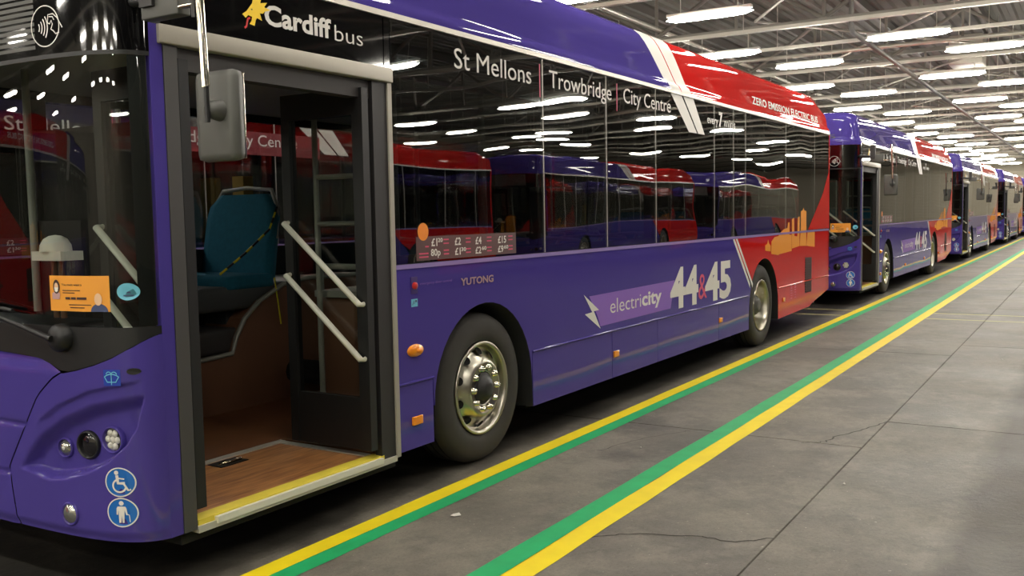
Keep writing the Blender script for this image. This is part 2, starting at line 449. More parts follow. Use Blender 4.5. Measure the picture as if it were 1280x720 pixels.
def make_bus():
    bus = empty('bus')
    P = lambda mb, n, m, lab=None, par=bus, kind=None: mb.build(n, m, par, lab, kind)
    # ---- nearside lower panels
    slant = lambda z: 7.70+(1.325-z)*(8.264-7.64)/(1.326-.723)          # white flash between purple and red
    z0, zg, zw = .265, .648, 1.312
    def cutpanel(name, m, x0, x1, za, zb, arches=(), lx=None, rx=None, fn=near, lab=None):
        o = side_outline(x0, x1, za, zb, arches)
        if rx: o = [(p if p[0] < x1-1e-6 else (rx(p[1]), p[1])) for p in o]
        if lx: o = [(p if p[0] > x0+1e-6 else (lx(p[1]), p[1])) for p in o]
        P(MB().prism(o, fn, 0, -.03), name, m, lab)
    def skirt(fn, xs):
        g = .004
        for a, b in zip(xs, xs[1:]):
            cutpanel('skirt_panel', 'purple' if b <= 8.3 else 'red', a+g, b-g, z0, zg-g, (), fn=fn)
    # upper body panels with arches; skirt panels below the groove
    def lower_side(fn, xfront):
        a0 = arch_outline(FWX, AR, 1.05, zg); a1 = arch_outline(RWX, AR, 1.05, zg)
        o = [(xfront, zg)]+a0+[(slant(zg)-.04 if slant(zg)-.04 < a1[0][0] else a1[0][0], zg)]
        # purple upper panel ends on the slanted flash
        o += [(a1[0][0], zg)]+[p for p in a1[1:] if p[0] < slant(p[1]) and p[0] < RWX-.3]
        o += [(slant(1.0), 1.0)] if slant(1.0) < RWX-.4 else []
        o += [(slant(zw), zw), (xfront, zw)]
        o2 = []
        for p in o:
            if not o2 or (abs(p[0]-o2[-1][0])+abs(p[1]-o2[-1][1])) > 1e-4: o2.append(p)
        P(MB().prism(o2, fn, 0, -.03), 'side_panel', 'purple')
        cut = [p for p in a1[1:] if p[0] >= slant(p[1]) or p[0] >= RWX-.3]
        o = [(slant(zw)+.002, zw), (slant(1.0)+.002, 1.0)]+cut+[(LEN, zg), (LEN, zw)]
        P(MB().prism(o, fn, 0, -.03), 'rear_quarter_panel', 'red', 'red rear quarter panel')
        fa, fb = FWX-AR-.012, FWX+AR+.012; ra, rb = RWX-AR-.012, RWX+AR+.012
        if xfront > 1: skirt(fn, [xfront, fa])
        else: skirt(fn, [xfront, 1.3, fa])
        skirt(fn, [fb, 4.66, 5.6, 7.22, ra])
        o = [(rb, z0), (10.9, .29), (11.0, .32), (LEN, .45), (LEN, zg-.004), (rb, zg-.004)]
        P(MB().prism(o, fn, 0, -.03), 'rear_skirt_panel', 'red', 'red rear skirt with upswept corner')
        # mouldings
        for a, b, m in ((xfront, fa, 'purple'), (fb, ra, 'purple'), (rb, LEN, 'red')):
            P(MB().tube([fn(a, zg+.006, .004), fn(b, zg+.006, .004)], .008, 8), 'skirt_moulding', m)
        P(MB().prism(rect(xfront, LEN, 1.312, 1.338), fn, .006, -.03), 'waist_rail', 'lilac_rail')
        for cx in (FWX, RWX):
            A = arch_outline(cx, AR, 1.05, z0)
            rows = [[fn(p[0], p[1], -.001), fn(cx+(p[0]-cx)*.985, 1.05-(1.05-p[1])*1.0-.008*(p[1] > .6), -.012), fn(cx+(p[0]-cx)*.98, p[1]-.012*(p[1] > .6), -.45)] for p in A]
            P(MB().grid(rows, True), 'wheel_arch', 'dark_cavity')
    lower_side(near, 1.892)
    lower_side(off, .345)
    # white flashes over the joint
    for a, b in ((-.05, .012), (.045, .105)):
        P(MB().flat([(slant(1.31)+a, 1.31), (slant(1.31)+b, 1.31), (slant(.78)+b, .78), (slant(.735)+a, .735)], near, .0015), 'white_flash', 'white_vinyl')
    # ---- glazing band nearside
    joints = [1.892, 3.585, 4.597, 5.588, 7.10, 7.70, 8.11, 9.72, 11.14, 11.93]
    def glazing(fn, js, gm='side_glass'):
        for a, b in zip(js, js[1:]):
            P(MB().prism(rect(a+.006, b-.006, 1.342, 2.70), fn, .0, -.006), 'window_pane', gm)
        for j in js[1:-1]: P(MB().prism(rect(j-.009, j+.009, 1.342, 2.70), fn, -.002, -.02), 'window_seal', 'light_trim')
        P(MB().prism(rect(js[0], js[-1], 2.40, 2.70), fn, -.012, -.06), 'cantrail_panel', 'black_gloss')
        P(MB().prism(rect(js[0], js[-1], 1.342, 1.39), fn, -.012, -.05), 'window_ledge', 'dark_liner')
        for j in (js[1], js[3], js[5] if len(js) > 6 else js[-2], js[-2]):
            P(MB().prism(rect(j-.05, j+.05, 1.39, 2.40), fn, -.03, -.10), 'window_pillar', 'dark_liner')
    glazing(near, joints)
    glazing(off, [.36, 1.35, 2.0, 3.585, 5.1, 6.7, 8.2, 9.72, 11.14, 11.93], 'clear_side_glass')
    P(MB().prism([(1.892, 1.40), (1.92, 1.40), (1.92, 2.70), (1.892, 2.70)], near, -.01, -.05), 'window_pillar', 'black_plastic')
    # black glass above the door, split in three
    for a, b in ((.40, .62), (.63, 1.835), (1.845, 1.89)):
        P(MB().prism(rect(a, b, 2.428, 2.70), near, 0, -.03), 'header_glass', 'black_gloss')
    # gutter trim
    P(MB().prism(rect(.36, LEN-.02, 2.702, 2.732), near, .012, -.03), 'gutter_rail', 'light_trim', 'pale gutter rail above the windows')
    P(MB().prism(rect(.36, LEN-.02, 2.702, 2.732), off, .012, -.03), 'gutter_rail', 'light_trim')
    # rear end
    P(MB().prism([(0, .45), (W, .45), (W, 2.73), (0, 2.73)], lambda u, v, o: (LEN+.02+o, u, v), .0, -.05), 'rear_panel', 'red', 'red rear end panel')
    for yy in (0, W):
        s = -1 if yy == 0 else 1
        P(MB().prism(rect(11.93, LEN+.02, 1.34, 2.73), near if yy == 0 else off, .001, -.05), 'rear_pillar', 'red', 'red rear corner pillar')
    P(MB().prism(rect(.25, W-.25, 1.5, 2.5), lambda u, v, o: (LEN+.021+o, u, v), .004, 0), 'rear_window', 'black_gloss')
    for yy in (.1, W-.22):
        P(MB().prism(rect(yy, yy+.12, .9, 1.25), lambda u, v, o: (LEN+.021+o, u, v), .02, 0), 'tail_lamp', 'red_button')
    P(MB().prism(rect(.3, W-.3, .6, 1.2), lambda u, v, o: (LEN+.021+o, u, v), .006, 0), 'engine_grille', 'dark_grille')
    # red triangle carried over the rear glass
    P(MB().flat([(11.94, 1.345), (10.79, 1.345), (11.60, 1.85), (11.935, 2.17)], near, .0015), 'red_flash', 'red')
    # ---- cove: swept eaves panels, nearside and offside, split by the white flash
    fl1 = lambda z: 5.97-(z-2.72)*1.15; fl2 = lambda z: 6.47-(z-2.72)*.85; mid = lambda z: (fl1(z)+fl2(z))/2
    def cove_strip(name, m, a, b, yside, lab=None):
        n = 10; rows = []
        for i in range(n+1):
            r = []
            for d, z in COVE:
                xa = a(z) if callable(a) else a; xb = b(z) if callable(b) else b
                x = xa+(xb-xa)*i/n; X, Y = inset(x, 0, d)
                if xb == LEN: # round the rear corner down
                    if x > LEN-.35: zz = z-.55*max(0, z-2.9)*((x-LEN+.35)/.35)**2
                    else: zz = z
                else: zz = z
                r.append((X, Y if yside == 0 else W-Y, zz))
            rows.append(r)
        P(MB().grid(rows), name, m, lab)
    for ys in (0, 1):
        cove_strip('cove_panel', 'purple', .33, fl1, ys)
        cove_strip('cove_flash', 'white_vinyl', fl1, lambda z: mid(z)-.012, ys, 'white slanting flash on the roof edge')
        cove_strip('cove_flash_line', 'red', lambda z: mid(z)-.012, lambda z: mid(z)+.012, ys)
        cove_strip('cove_flash', 'white_vinyl', lambda z: mid(z)+.012, fl2, ys)
        cove_strip('cove_panel', 'red', fl2, LEN, ys, 'red roof edge panel')
    # front dome above the destination glass
    ysf = ysamp(0, W)
    rows = []
    for y in ysf:
        r = [(front_x(y), y, 2.69)]
        for d, z in COVE:
            d2 = d*.8
            X, Y = inset(front_x(y), y, d); r.append((X, Y, z))
        rows.append(r)
    P(MB().grid(rows), 'front_dome', 'purple')
    # roof skin
    def roof(name, m, xa, xb):
        n = 12; rows = []
        for i in range(13):
            y = .5*0+W*i/12; x0, y0 = inset(front_x(y), y, .5)
            q = abs(y0-W/2)/(W/2-.5)
            z = 3.252+.02*(1-q*q)
            rows.append([((x0 if xa is None else xa), y0, z), (xb, y0, z)])
        P(MB().grid(rows), name, m)
    roof('roof_skin', 'purple', None, 5.4); roof('roof_skin', 'white_vinyl', 5.4, 5.95); roof('roof_skin', 'red', 5.95, LEN-.2)
    P(MB().prism([(.02, 2.73), (W-.02, 2.73), (W-.12, 2.95), (W-.4, 3.05), (.4, 3.05), (.12, 2.95)], lambda u, v, o: (LEN-.03+o, u, v), .02, -.02), 'rear_dome', 'red')
    P(MB().bevbox(3.2, 5.2, .75, W-.75, 3.25, 3.38, .05), 'battery_cover', 'purple')
    P(MB().bevbox(6.6, 9.6, .75, W-.75, 3.25, 3.38, .05), 'battery_cover', 'red')
    # ---- front
    dark = MB()
    dark.grid([[frontp(y, z, -.12) for z in (.28, apron_z(y)-.0)] for y in ysamp(.01, W-.01)])
    P(dark, 'front_backing', 'dark_cavity')
    def corner(sgn):
        mb = MB(); nt = 110; ns = 90; rows = []
        for i in range(nt+1):
            t = i/nt; yg = gap_y(.25+t*.722)-.004
            r = []
            for k in range(ns+1):
                s = (k/ns)**1.6; y = s*yg
                z = .25+t*(apron_z(y)-.004-.25)
                if t == 0: z = .25
                lip = .02*(1-smooth01((z-.25)/.05))
                x = front_x(y)+lamp_recess(y, z)+lip*.8
                r.append((x, y if sgn > 0 else W-y, z))
            rows.append(r)
        mb.grid(rows); return mb
    P(corner(1), 'corner_panel', 'purple'); P(corner(-1), 'corner_panel', 'purple')
    mb = MB(); rows = []
    for i in range(81):
        t = i/80; yg = gap_y(.25+t*.722)+.004; r = []
        for k in range(25):
            y = yg+(W-2*yg)*k/24; z = .25+t*(apron_z(y)-.004-.25)
            e = min((y-yg), (W-yg-y), .03)/.03
            r.append((front_x(y)-.006*smooth01(e)+.016*(1-smooth01((z-.25)/.05))+.018*smooth01((z-.955)/.07)+.012*exp(-((z-.72)/.009)**2)+.012*exp(-((z-.49)/.009)**2), y, z))
        rows.append(r)
    P(mb.grid(rows), 'bonnet_panel', 'purple')
    front_patch('apron_panel', 'black_plastic', bus, .0, W, lambda y: apron_z(y), 1.168, -.004, 3)
    front_patch('windscreen', 'screen_glass', bus, .004, W-.004, 1.172, 2.288, 0, 6)
    front_patch('windscreen_trim', 'black_plastic', bus, .0, W, 2.288, 2.306, .006, 2)
    front_patch('destination_glass', 'black_gloss', bus, .0, W, 2.306, 2.688, 0, 3)
    for yy in (0, 1):  # dark printed border at the ends of the windscreen
        mb = MB(); ys = [.004+.036*(i/8)**1.5 for i in range(9)]
        mb.grid([[frontp(y, z, -.004) if yy == 0 else frontp(W-y, z, -.004) for z in (1.172, 2.288)] for y in ys])
        P(mb, 'windscreen_border', 'black_plastic')
    # corner posts behind the screen
    P(MB().box(.335, .392, .006, .05, .25, 2.70), 'corner_post', 'black_plastic')
    P(MB().prism(rect(.326, .390, .25, 2.425), near, .0, -.03), 'pillar_panel', 'purple')
    P(MB().prism(rect(.335, .37, .25, 2.70), off, .0, -.03), 'pillar_panel', 'purple')
    # lamps in the recess
    for sgn in (1, -1):
        Y = lambda y: y if sgn > 0 else W-y
        for (y, z, r, kind) in ((.497, .621, .037, 0), (.352, .646, .052, 1), (.215, .679, .050, 2)):
            x = front_x(y)+lamp_recess(y, z)
            h = empty('headlamp', (x, Y(y), z), bus)
            ax = (-1, -.18*sgn, 0)
            MB().lathe([(r*1.22, -.03), (r*1.22, .012), (r*1.1, .02), (r*1.0, .014), (r*.98, -.01)], (0, 0, 0), ax, 24).build('bezel', 'purple' if kind != 1 else 'black_plastic', h)
            if kind == 1:
                MB().lathe([(r, .002), (r*.85, .006), (r*.5, .012), (.0005, .014)], (0, 0, 0), ax, 24).build('lens', 'lens_dark', h, 'dark projector lens')
            elif kind == 0:
                MB().lathe([(r, .004), (r*.7, .016), (r*.45, .022), (.0005, .024)], (0, 0, 0), ax, 20).build('lens', 'lens_clear', h)
                MB().lathe([(r*.4, .018), (.0005, .03)], (0, 0, 0), ax, 12).build('bulb', 'white_vinyl', h)
            else:
                MB().lathe([(r, .002), (.0005, .004)], (0, 0, 0), ax, 20).build('lens', 'lens_clear', h)
                for q in range(7):
                    a = 2*pi*q/6; d = 0 if q == 6 else r*.62
                    MB().lathe([(r*.31, .004), (r*.24, .010), (.0005, .012)], (-.004, d*cos(a), d*sin(a)), ax, 10).build('light_cell', 'led_cell', h)
        y, z = .401, .353
        f = empty('fog_lamp', (front_x(y), Y(y), z), bus)
        MB().lathe([(.05, -.01), (.052, .006), (.046, .01), (.042, .004)], (0, 0, 0), (-1, -.1*sgn, 0), 24).build('bezel', 'purple', f)
        MB().lathe([(.042, .003), (.03, .012), (.0005, .016)], (0, 0, 0), (-1, -.1*sgn, 0), 20).build('lens', 'lens_clear', f)
    # washer filler flap
    P(MB().prism(circ(0, 0, .022, 16, ry=.014), fr(.06, .984), .002, -.004), 'filler_flap', 'black_plastic')
    # wipers
    for (yp, ye, ze) in ((.395, 1.02, 1.26), (1.75, 1.15, 1.24)):
        w = empty('wiper', (front_x(yp), yp, 1.12), bus)
        MB().lathe([(.062, -.01), (.060, .02), (.05, .035), (.03, .042), (.0005, .044)], (0, 0, 0), (-1, 0, 0), 24).build('pivot_cap', 'black_plastic', w)
        a = [(-.05, 0, 0), (-.055, (ye-yp)*.3, (ze-1.12)*.3), (front_x(ye)-front_x(yp)-.045, ye-yp, ze-1.12)]
        MB().tube(a, [.014, .011, .008], 8).build('wiper_arm', 'black_plastic', w)
        s_ = 1 if ye > yp else -1
        MB().tube([(front_x(ye-.3*s_)-front_x(yp)-.03, ye-yp-.35*s_, ze-1.12-.03), (front_x(ye)-front_x(yp)-.03, ye-yp, ze-1.12), (front_x(ye)-front_x(yp)-.03, ye-yp+.3*s_, ze-1.12+.09)], .009, 6).build('wiper_blade', 'black_plastic', w)
    # ---- badges on the front
    b = empty('wheelchair_badge', (0, 0, 0), bus); f = fr(.129, .514); R = .064
    MB().flat(circ(0, 0, R, 36), f, .0015).build('badge_disc', 'blue_vinyl', b)
    MB().strip(circ(0, 0, R*.95, 36), .005, f, .0028, True).build('badge_ring', 'white_vinyl', b)
    g = MB(); g.flat(circ(-.012, .041, .0095, 14), f, .0028)
    g.strip([(-.010, .030), (-.006, -.004), (.022, -.004)], .013, f, .0028); g.strip([(-.010, .018), (.020, .014)], .006, f, .0028)
    g.strip([(.016, -.004), (.034, -.034), (.044, -.030)], .008, f, .0031); g.strip(circ(-.001, -.015, .027, 22, pi*.62, pi*1.93), .0075, f, .0028)
    g.build('wheelchair_figure', 'white_vinyl', b)
    b = empty('walking_badge', (0, 0, 0), bus); f = fr(.126, .384)
    MB().flat(circ(0, 0, R, 36), f, .0015).build('badge_disc', 'blue_vinyl', b)
    MB().strip(circ(0, 0, R*.95, 36), .005, f, .0028, True).build('badge_ring', 'white_vinyl', b)
    g = MB(); g.flat(circ(.0, .040, .010, 14), f, .0028)
    g.flat([(-.016, .026), (.016, .026), (.020, .018), (.024, -.010), (.018, -.011), (.012, .010), (.010, -.044), (.002, -.044), (0, -.012), (-.003, -.044), (-.012, -.044), (-.012, .010), (-.016, -.010), (-.022, -.009), (-.021, .018)], f, .0028)
    g.strip([(.024, -.008), (.030, -.010), (.032, -.040)], .003, f, .0028)
    g.build('walking_figure', 'white_vinyl', b)
    # washer symbol
    b = empty('washer_badge', (0, 0, 0), bus); f = fr(.141, .958)
    MB().flat(rect(-.036, .036, -.034, .034), f, .0015).build('badge_square', 'deep_blue_vinyl', b)
    g = MB(); g.strip([(-.030, .004), (-.018, -.018), (.018, -.018), (.030, .004)]+circ(0, -.030, .0455, 9, pi*.27, pi*.73), .004, f, .0028, True)
    g.strip([(0, -.03), (0, .018)], .0035, f, .0028)
    g.strip(circ(-.011, .014, .011, 9, 0, pi), .0035, f, .0028); g.strip(circ(.011, .014, .011, 9, 0, pi), .0035, f, .0028)
    g.build('washer_symbol', 'pale_blue_vinyl', b)
    # contactless payment mark on the destination glass
    f = fr(.393, 2.423); g = MB(); g.strip(circ(0, 0, .083, 40), .005, f, .002, True)
    for k, r_ in enumerate((.018, .034, .050, .066)):
        g.strip(circ(-.058, -.004, r_+.008, 12, -.62, .62), .006, f, .002)
    g.strip([(.018, .012), (.022, .044), (.050, .046), (.074, .028), (.100, -.014)], .005, f, .002)
    g.strip([(.018, .012), (.030, .006), (.040, .020), (.046, .004), (.036, -.016), (.048, -.022), (.062, -.036), (.082, -.032)], .005, f, .002)
    g.strip([(.026, .036), (.048, .034), (.056, .020)], .004, f, .002)
    P(g, 'contactless_mark', 'white_vinyl')
    # destination blind seen through its glass (grey slatted area)
    sl = MB()
    for k in range(14):
        z = 2.335+k*.024; sl.grid([[frontp(y, z, .001), frontp(y, z+.015, .001)] for y in ysamp(.46, W-.46)])
    P(sl, 'destination_blind', 'blind_grey')
    # posters on the windscreen
    f = fr(.45, 1.235); g = empty('poster', (0, 0, 0), bus)
    wp, hp = .32, .15
    n = 12; MB().grid([[f(wp*i/n, 0, .002), f(wp*i/n, hp, .002)] for i in range(n+1)]).build('poster_sheet', 'poster_orange', g)
    MB().flat([(.016, .05), (.06, .05), (.064, .075), (.04, .085), (.016, .075)], f, .004).build('figure_top', 'mauve_print', g)
    MB().flat(circ(.044, .103, .020, 16, ry=.030), f, .0045).build('figure_hair', 'hair_print', g)
    MB().flat(circ(.044, .102, .012, 16, ry=.018), f, .005).build('figure_face', 'skin_print', g)
    MB().flat([(.032, .100), (.056, .100), (.053, .084), (.044, .080), (.035, .084)], f, .0055).build('figure_mask', 'white_print', g)
    MB().flat(circ(.272, .0, .040, 14, 0, pi, ry=.034), f, .004).build('figure_coat', 'navy_print', g)
    MB().flat(circ(.270, .052, .018, 16, ry=.026), f, .005).build('figure_face', 'skin_print', g)
    text('lettering', 'You must wear a', 'hair_print', g, f, .075, .19, .108, .010, .012, .004)
    q = MB()
    for (a, b_, z) in ((.08, .18, .086), (.08, .15, .076), (.115, .235, .026), (.12, .20, .014)):
        q.flat(rect(a, b_, z, z+.0035), f, .004)
    for a in (.095, .128, .160, .185): q.flat(rect(a, a+.027, .050, .060), f, .004)
    q.build('small_print', 'hair_print', g)
    f = fr(.066, 1.318); g = MB().flat(circ(0, 0, .036, 24), f, .002); s_ = empty('round_sticker', (0, 0, 0), bus)
    g.build('sticker_disc', 'pale_blue_vinyl', s_)
    q = MB(); q.flat(circ(.005, -.006, .007, 10, 0, pi), f, .0035); q.flat(rect(-.012, .02, -.018, -.013), f, .0035); q.build('sticker_print', 'navy_print', s_)
    # lettering on the front dome and behind the screen
    def ff(u, v, o=0):
        y = .66-u; d = cove_d(v); X, Y = inset(front_x(y), y, d); return (X-.003, Y, v)
    text('lettering', 'BUS', 'blind_grey', bus, ff, -.12, .30, 2.805, .07, .0)
    text('lettering', 'St Mellons', 'white_vinyl', bus, fr(.72, 2.0), 0., .62, 0, .055, 0, -.05, 'reflected destination lettering low on the screen') if False else None
    # ---- nearside lettering
    text('lettering', 'St Mellons', 'white_vinyl', bus, near, 2.507, 3.425, 2.508, .128, 0)
    P(MB().flat(rect(3.535, 3.548, 2.43, 2.66), near, .002), 'divider_bar', 'pink_vinyl')
    text('lettering', 'Trowbridge', 'white_vinyl', bus, near, 3.676, 4.690, 2.515, .128, 0)
    P(MB().flat(rect(4.785, 4.797, 2.44, 2.66), near, .002), 'divider_bar', 'pink_vinyl')
    text('lettering', 'City Centre', 'white_vinyl', bus, near, 4.916, 5.930, 2.520, .128, 0)
    text('lettering', 'every', 'white_vinyl', bus, near, 6.886, 7.20, 2.50, .085, .008)
    text('lettering', '7', 'white_vinyl', bus, near, 7.225, 7.335, 2.49, .15, .03)
    text('lettering', 'mins', 'white_vinyl', bus, near, 7.40, 7.745, 2.50, .085, .008)
    # white double flash running down over the glass
    P(MB().flat([(5.93, 2.70), (6.20, 2.70), (6.60, 2.375), (6.385, 2.375)], near, .0018), 'white_flash', 'white_vinyl')
    P(MB().flat([(6.24, 2.70), (6.50, 2.70), (6.81, 2.375), (6.63, 2.375)], near, .0018), 'white_flash', 'white_vinyl')
    # operator name and dragon emblem over the door
    text('lettering', 'Cardiff', 'white_vinyl', bus, near, .972, 1.425, 2.522, .095, .030)
    text('lettering', 'bus', 'white_vinyl', bus, near, 1.45, 1.668, 2.515, .086, -.008)
    d = empty('dragon_emblem', (0, 0, 0), bus)
    head = [(.835, 2.544), (.862, 2.562), (.879, 2.582), (.897, 2.603), (.915, 2.66), (.928, 2.628), (.966, 2.665), (.948, 2.612), (.992, 2.622), (.972, 2.598), (1.012, 2.590), (.975, 2.578), (.962, 2.566), (.943, 2.565), (.956, 2.532), (.925, 2.540), (.917, 2.530), (.908, 2.502), (.878, 2.506), (.890, 2.522), (.894, 2.541), (.872, 2.545), (.855, 2.530)]
    MB().flat(head, near, .0025).build('dragon_head', 'dragon_yellow', d)
    MB().flat(circ(.893, 2.574, .005, 8, ry=.003), near, .0035).build('dragon_eye', 'black_plastic', d)
    MB().strip([(.882, 2.534), (.868, 2.528), (.862, 2.508), (.858, 2.492), (.846, 2.484)], .010, near, .0030).build('dragon_tongue', 'red_button', d)
    # roof-edge lettering
    def cf(u, v, o=0): return (u, cove_d(v)-.003, v)
    text('lettering', 'ZERO EMISSION ELECTRIC BUS', 'white_vinyl', bus, cf, 8.45, 11.42, 2.835, .09, .02)
    # route arrow
    a = empty('route_arrow', (0, 0, 0), bus)
    MB().flat([(4.26, .969), (6.008, .978), (5.905, .722), (4.449, .714), (4.40, .80)], near, .0012).build('arrow_bar', 'lilac_vinyl', a)
    MB().flat([(4.166, .989), (4.424, .848), (4.334, .846), (4.449, .696), (4.18, .836), (4.306, .841)], near, .0022).build('lightning_bolt', 'white_vinyl', a)
    text('lettering', 'electri', 'white_vinyl', a, near, 4.627, 5.235, .800, .125, -.004, .0025)
    text('lettering', 'city', 'white_vinyl', a, near, 5.255, 5.690, .805, .125, .026, .0025)
    text('lettering', '44', 'white_vinyl', a, near, 5.895, 6.62, .722, .375, .035, .003)
    text('lettering', '&', 'pink_vinyl', a, near, 6.621, 6.86, .745, .27, .0, .0028)
    text('lettering', '45', 'white_vinyl', a, near, 6.81, 7.60, .712, .385, .035, .003)
    # maker's lettering, door button and small plates
    text('lettering', 'YUTONG', 'maker_chrome', bus, near, 2.519, 2.891, 1.180, .045, .03, .006)
    b = empty('emergency_button', (0, 0, 0), bus)
    MB().prism(rect(2.025, 2.085, 1.165, 1.262), near, .004, -.002).build('button_plate', 'deep_purple', b)
    MB().lathe([(.021, 0), (.020, .012), (.012, .018), (.0005, .019)], near(2.055, 1.212, .003), (0, -1, 0), 18).build('push_button', 'red_button', b)
    text('lettering', 'emergency door control', 'lilac_vinyl', bus, near, 2.11, 2.43, 1.212, .016, .0)
    b = empty('notice_plate', (0, 0, 0), bus)
    MB().flat(rect(2.025, 2.085, 1.09, 1.135), near, .0015).build('plate', 'pale_blue_vinyl', b)
    q = MB(); q.strip([(2.035, 1.10), (2.05, 1.125), (2.055, 1.105)], .006, near, .0025); q.flat(rect(2.06, 2.078, 1.115, 1.128), near, .0025); q.build('pictogram', 'navy_print', b)
    # fare poster inside the first window
    s_ = empty('fare_sticker', (0, 0, 0), bus)
    MB().flat(rect(2.085, 3.186, 1.352, 1.492), near, .0012).build('sticker_film', 'price_film', s_)
    MB().flat(circ(2.153, 1.520, .052, 28), near, .0020).build('orange_disc', 'orange_vinyl', s_)
    for (t, u0, u1, v, h) in (('£1', 2.231, 2.29, 1.434, .047), ('20', 2.296, 2.345, 1.456, .024), ('£2', 2.47, 2.535, 1.432, .047), ('£4', 2.696, 2.765, 1.43, .047), ('£15', 2.96, 3.06, 1.428, .047),
                           ('80p', 2.224, 2.32, 1.376, .042), ('£1', 2.47, 2.53, 1.372, .044), ('30', 2.537, 2.59, 1.392, .024), ('£2', 2.694, 2.76, 1.370, .044), ('60', 2.768, 2.82, 1.390, .024), ('£9', 2.958, 3.025, 1.368, .044), ('60', 3.033, 3.085, 1.388, .024)):
        text('lettering', t, 'white_vinyl', s_, near, u0, u1, v, h, .02, .0022)
    q = MB()
    for u in (2.365, 2.60, 2.84, 3.10):
        for v in (1.465, 1.442, 1.40, 1.378): q.flat(rect(u-.012, u+.042, v, v+.008), near, .0022)
    for v in (1.388, 1.368): q.flat(rect(2.11, 2.20, v, v+.009), near, .0022)
    q.flat(rect(2.17, 2.205, 1.428, 1.437), near, .0022)
    q.build('small_print', 'pink_vinyl', s_)
    # golden skyline decal over rear window and panel
    g = empty('skyline_decal', (0, 0, 0), bus)
    for o in ([(8.84, 1.14), (8.84, 1.20), (8.92, 1.22), (8.955, 1.27), (8.99, 1.22), (9.06, 1.19), (9.06, 1.12)],
              [(9.08, 1.09), (9.09, 1.24), (9.22, 1.29), (9.40, 1.30), (9.40, 1.06)],
              [(9.40, 1.07), (9.40, 1.32), (9.63, 1.38), (9.78, 1.39), (9.81, 1.46), (9.88, 1.46), (9.88, 1.30), (9.98, 1.30), (9.98, 1.09)],
              [(9.99, 1.12), (9.99, 1.50), (10.09, 1.515), (10.11, 1.28), (10.25, 1.27), (10.27, 1.52), (10.36, 1.53), (10.36, 1.14)],
              [(10.37, 1.14), (10.42, 1.40), (10.42, 1.60), (10.51, 1.61), (10.55, 1.65), (10.59, 1.61), (10.70, 1.60), (10.70, 1.13)],
              [(10.71, 1.13), (10.76, 1.32), (11.15, 1.31), (11.15, 1.10)]):
        MB().flat(o, near, .0016).build('building_silhouette', 'gold_vinyl', g)
    # marker lamps, indicator
    for x, z in ((2.049, .427), (4.724, .457), (7.265, .473), (9.62, .49)):
        P(MB().bevbox(x-.048, x+.048, -.014, .0, z-.026, z+.026, .006), 'marker_lamp', 'orange_lens')
    i_ = empty('side_indicator', (2.051, 0, .836), bus)
    MB().lathe([(.075, 0), (.07, .012), (.05, .022), (.0005, .028)], (0, 0, 0), (0, -1, 0), 28, True, .5).build('lens', 'orange_lens', i_)
    MB().lathe([(.030, .024), (.026, .032), (.0005, .034)], (.01, 0, 0), (0, -1, 0), 16, True, .5).build('bulb_cover', 'orange_vinyl', i_)
    # rear grille and vent slots
    gr = empty('side_grille', (0, 0, 0), bus)
    MB().prism([(10.64, .49), (10.98, .49), (10.99, .965), (10.65, .975)], near, .002, -.01).build('grille_frame', 'dark_grille', gr)
    for k in range(14):
        MB().prism(rect(10.655, 10.975, .505+k*.033, .518+k*.033), near, .008, .002).build('slat', 'dark_grille', gr)
    for c in (9.98, 10.16):
        for k in range(6):
            P(MB().prism(rect(c-.04, c+.04, .47+k*.033, .483+k*.033), near, .002, -.002), 'vent_slot', 'pink_vinyl')
    # ---- door opening
    P(MB().prism(rect(.392, .462, .25, 2.345), near, .004, -.05), 'door_post', 'post_grey')
    P(MB().prism(rect(1.735, 1.862, .25, 2.345), near, -.002, -.05), 'door_post', 'post_dark')
    P(MB().prism(rect(1.855, 1.889, .25, 2.345), near, .008, -.05), 'door_post_edge', 'header_grey')
    P(MB().bevbox(.366, 1.890, -.022, .05, 2.347, 2.426, .006), 'door_header', 'header_grey')
    P(MB().box(.47, 1.73, .02, .10, 2.25, 2.345), 'door_header_lining', 'dark_liner')
    # sill and ramp floor
    st = empty('entrance_step', (0, 0, 0), bus)
    MB().box(.462, 1.85, -.012, .07, .232, .262).build('sill_plate', 'aluminium', st)
    MB().box(.56, 1.72, -.022, .0, .250, .280).build('sill_lip', 'rail_white', st)
    MB().box(.47, 1.75, .0, .085, .262, .286).build('yellow_nosing', 'yellow_edge', st)
    MB().box(.47, 1.72, .085, .74, .262, .284).build('ramp_board', 'wood_floor', st)
    MB().box(.47, 1.73, .74, .79, .262, .292).build('ramp_frame', 'aluminium', st)
    MB().box(1.68, 1.73, .085, .74, .262, .290).build('ramp_frame', 'aluminium', st)
    h = MB(); h.prism(rect(1.13, 1.32, .61, .72), lambda u, v, o: (u, v, .285+o), .004, 0); h.build('handle_plate', 'black_plastic', st)
    MB().tube([(1.16, .66, .290), (1.16, .64, .299), (1.29, .64, .299), (1.29, .66, .290)], .009, 6).build('ramp_handle', 'chrome', st)
    P(MB().box(.40, 1.88, .03, .3, .19, .232), 'step_under', 'dark_cavity')
    # door leaves folded inwards
    def leaf(x, y0, y1, flip):
        l = empty('door_leaf', (x, 0, 0), bus)
        f = lambda u, v, o=0: (o, u, v)
        za, zb = .33, 2.30
        for a in ((y0, y0+.075, za, zb), (y1-.06, y1, za, zb), (y0+.075, y1-.06, zb-.14, zb)):
            MB().prism(rect(*a), f, -.026, .026).build('leaf_frame', 'black_plastic', l)
        MB().prism(rect(y0+.075, y1-.06, za, .62), f, -.018, .018).build('kick_panel', 'black_plastic', l)
        MB().prism(rect(y0+.075, y1-.06, .62, zb-.14), f, -.004, .004).build('leaf_glass', 'door_glass', l)
        s = -1 if not flip else 1
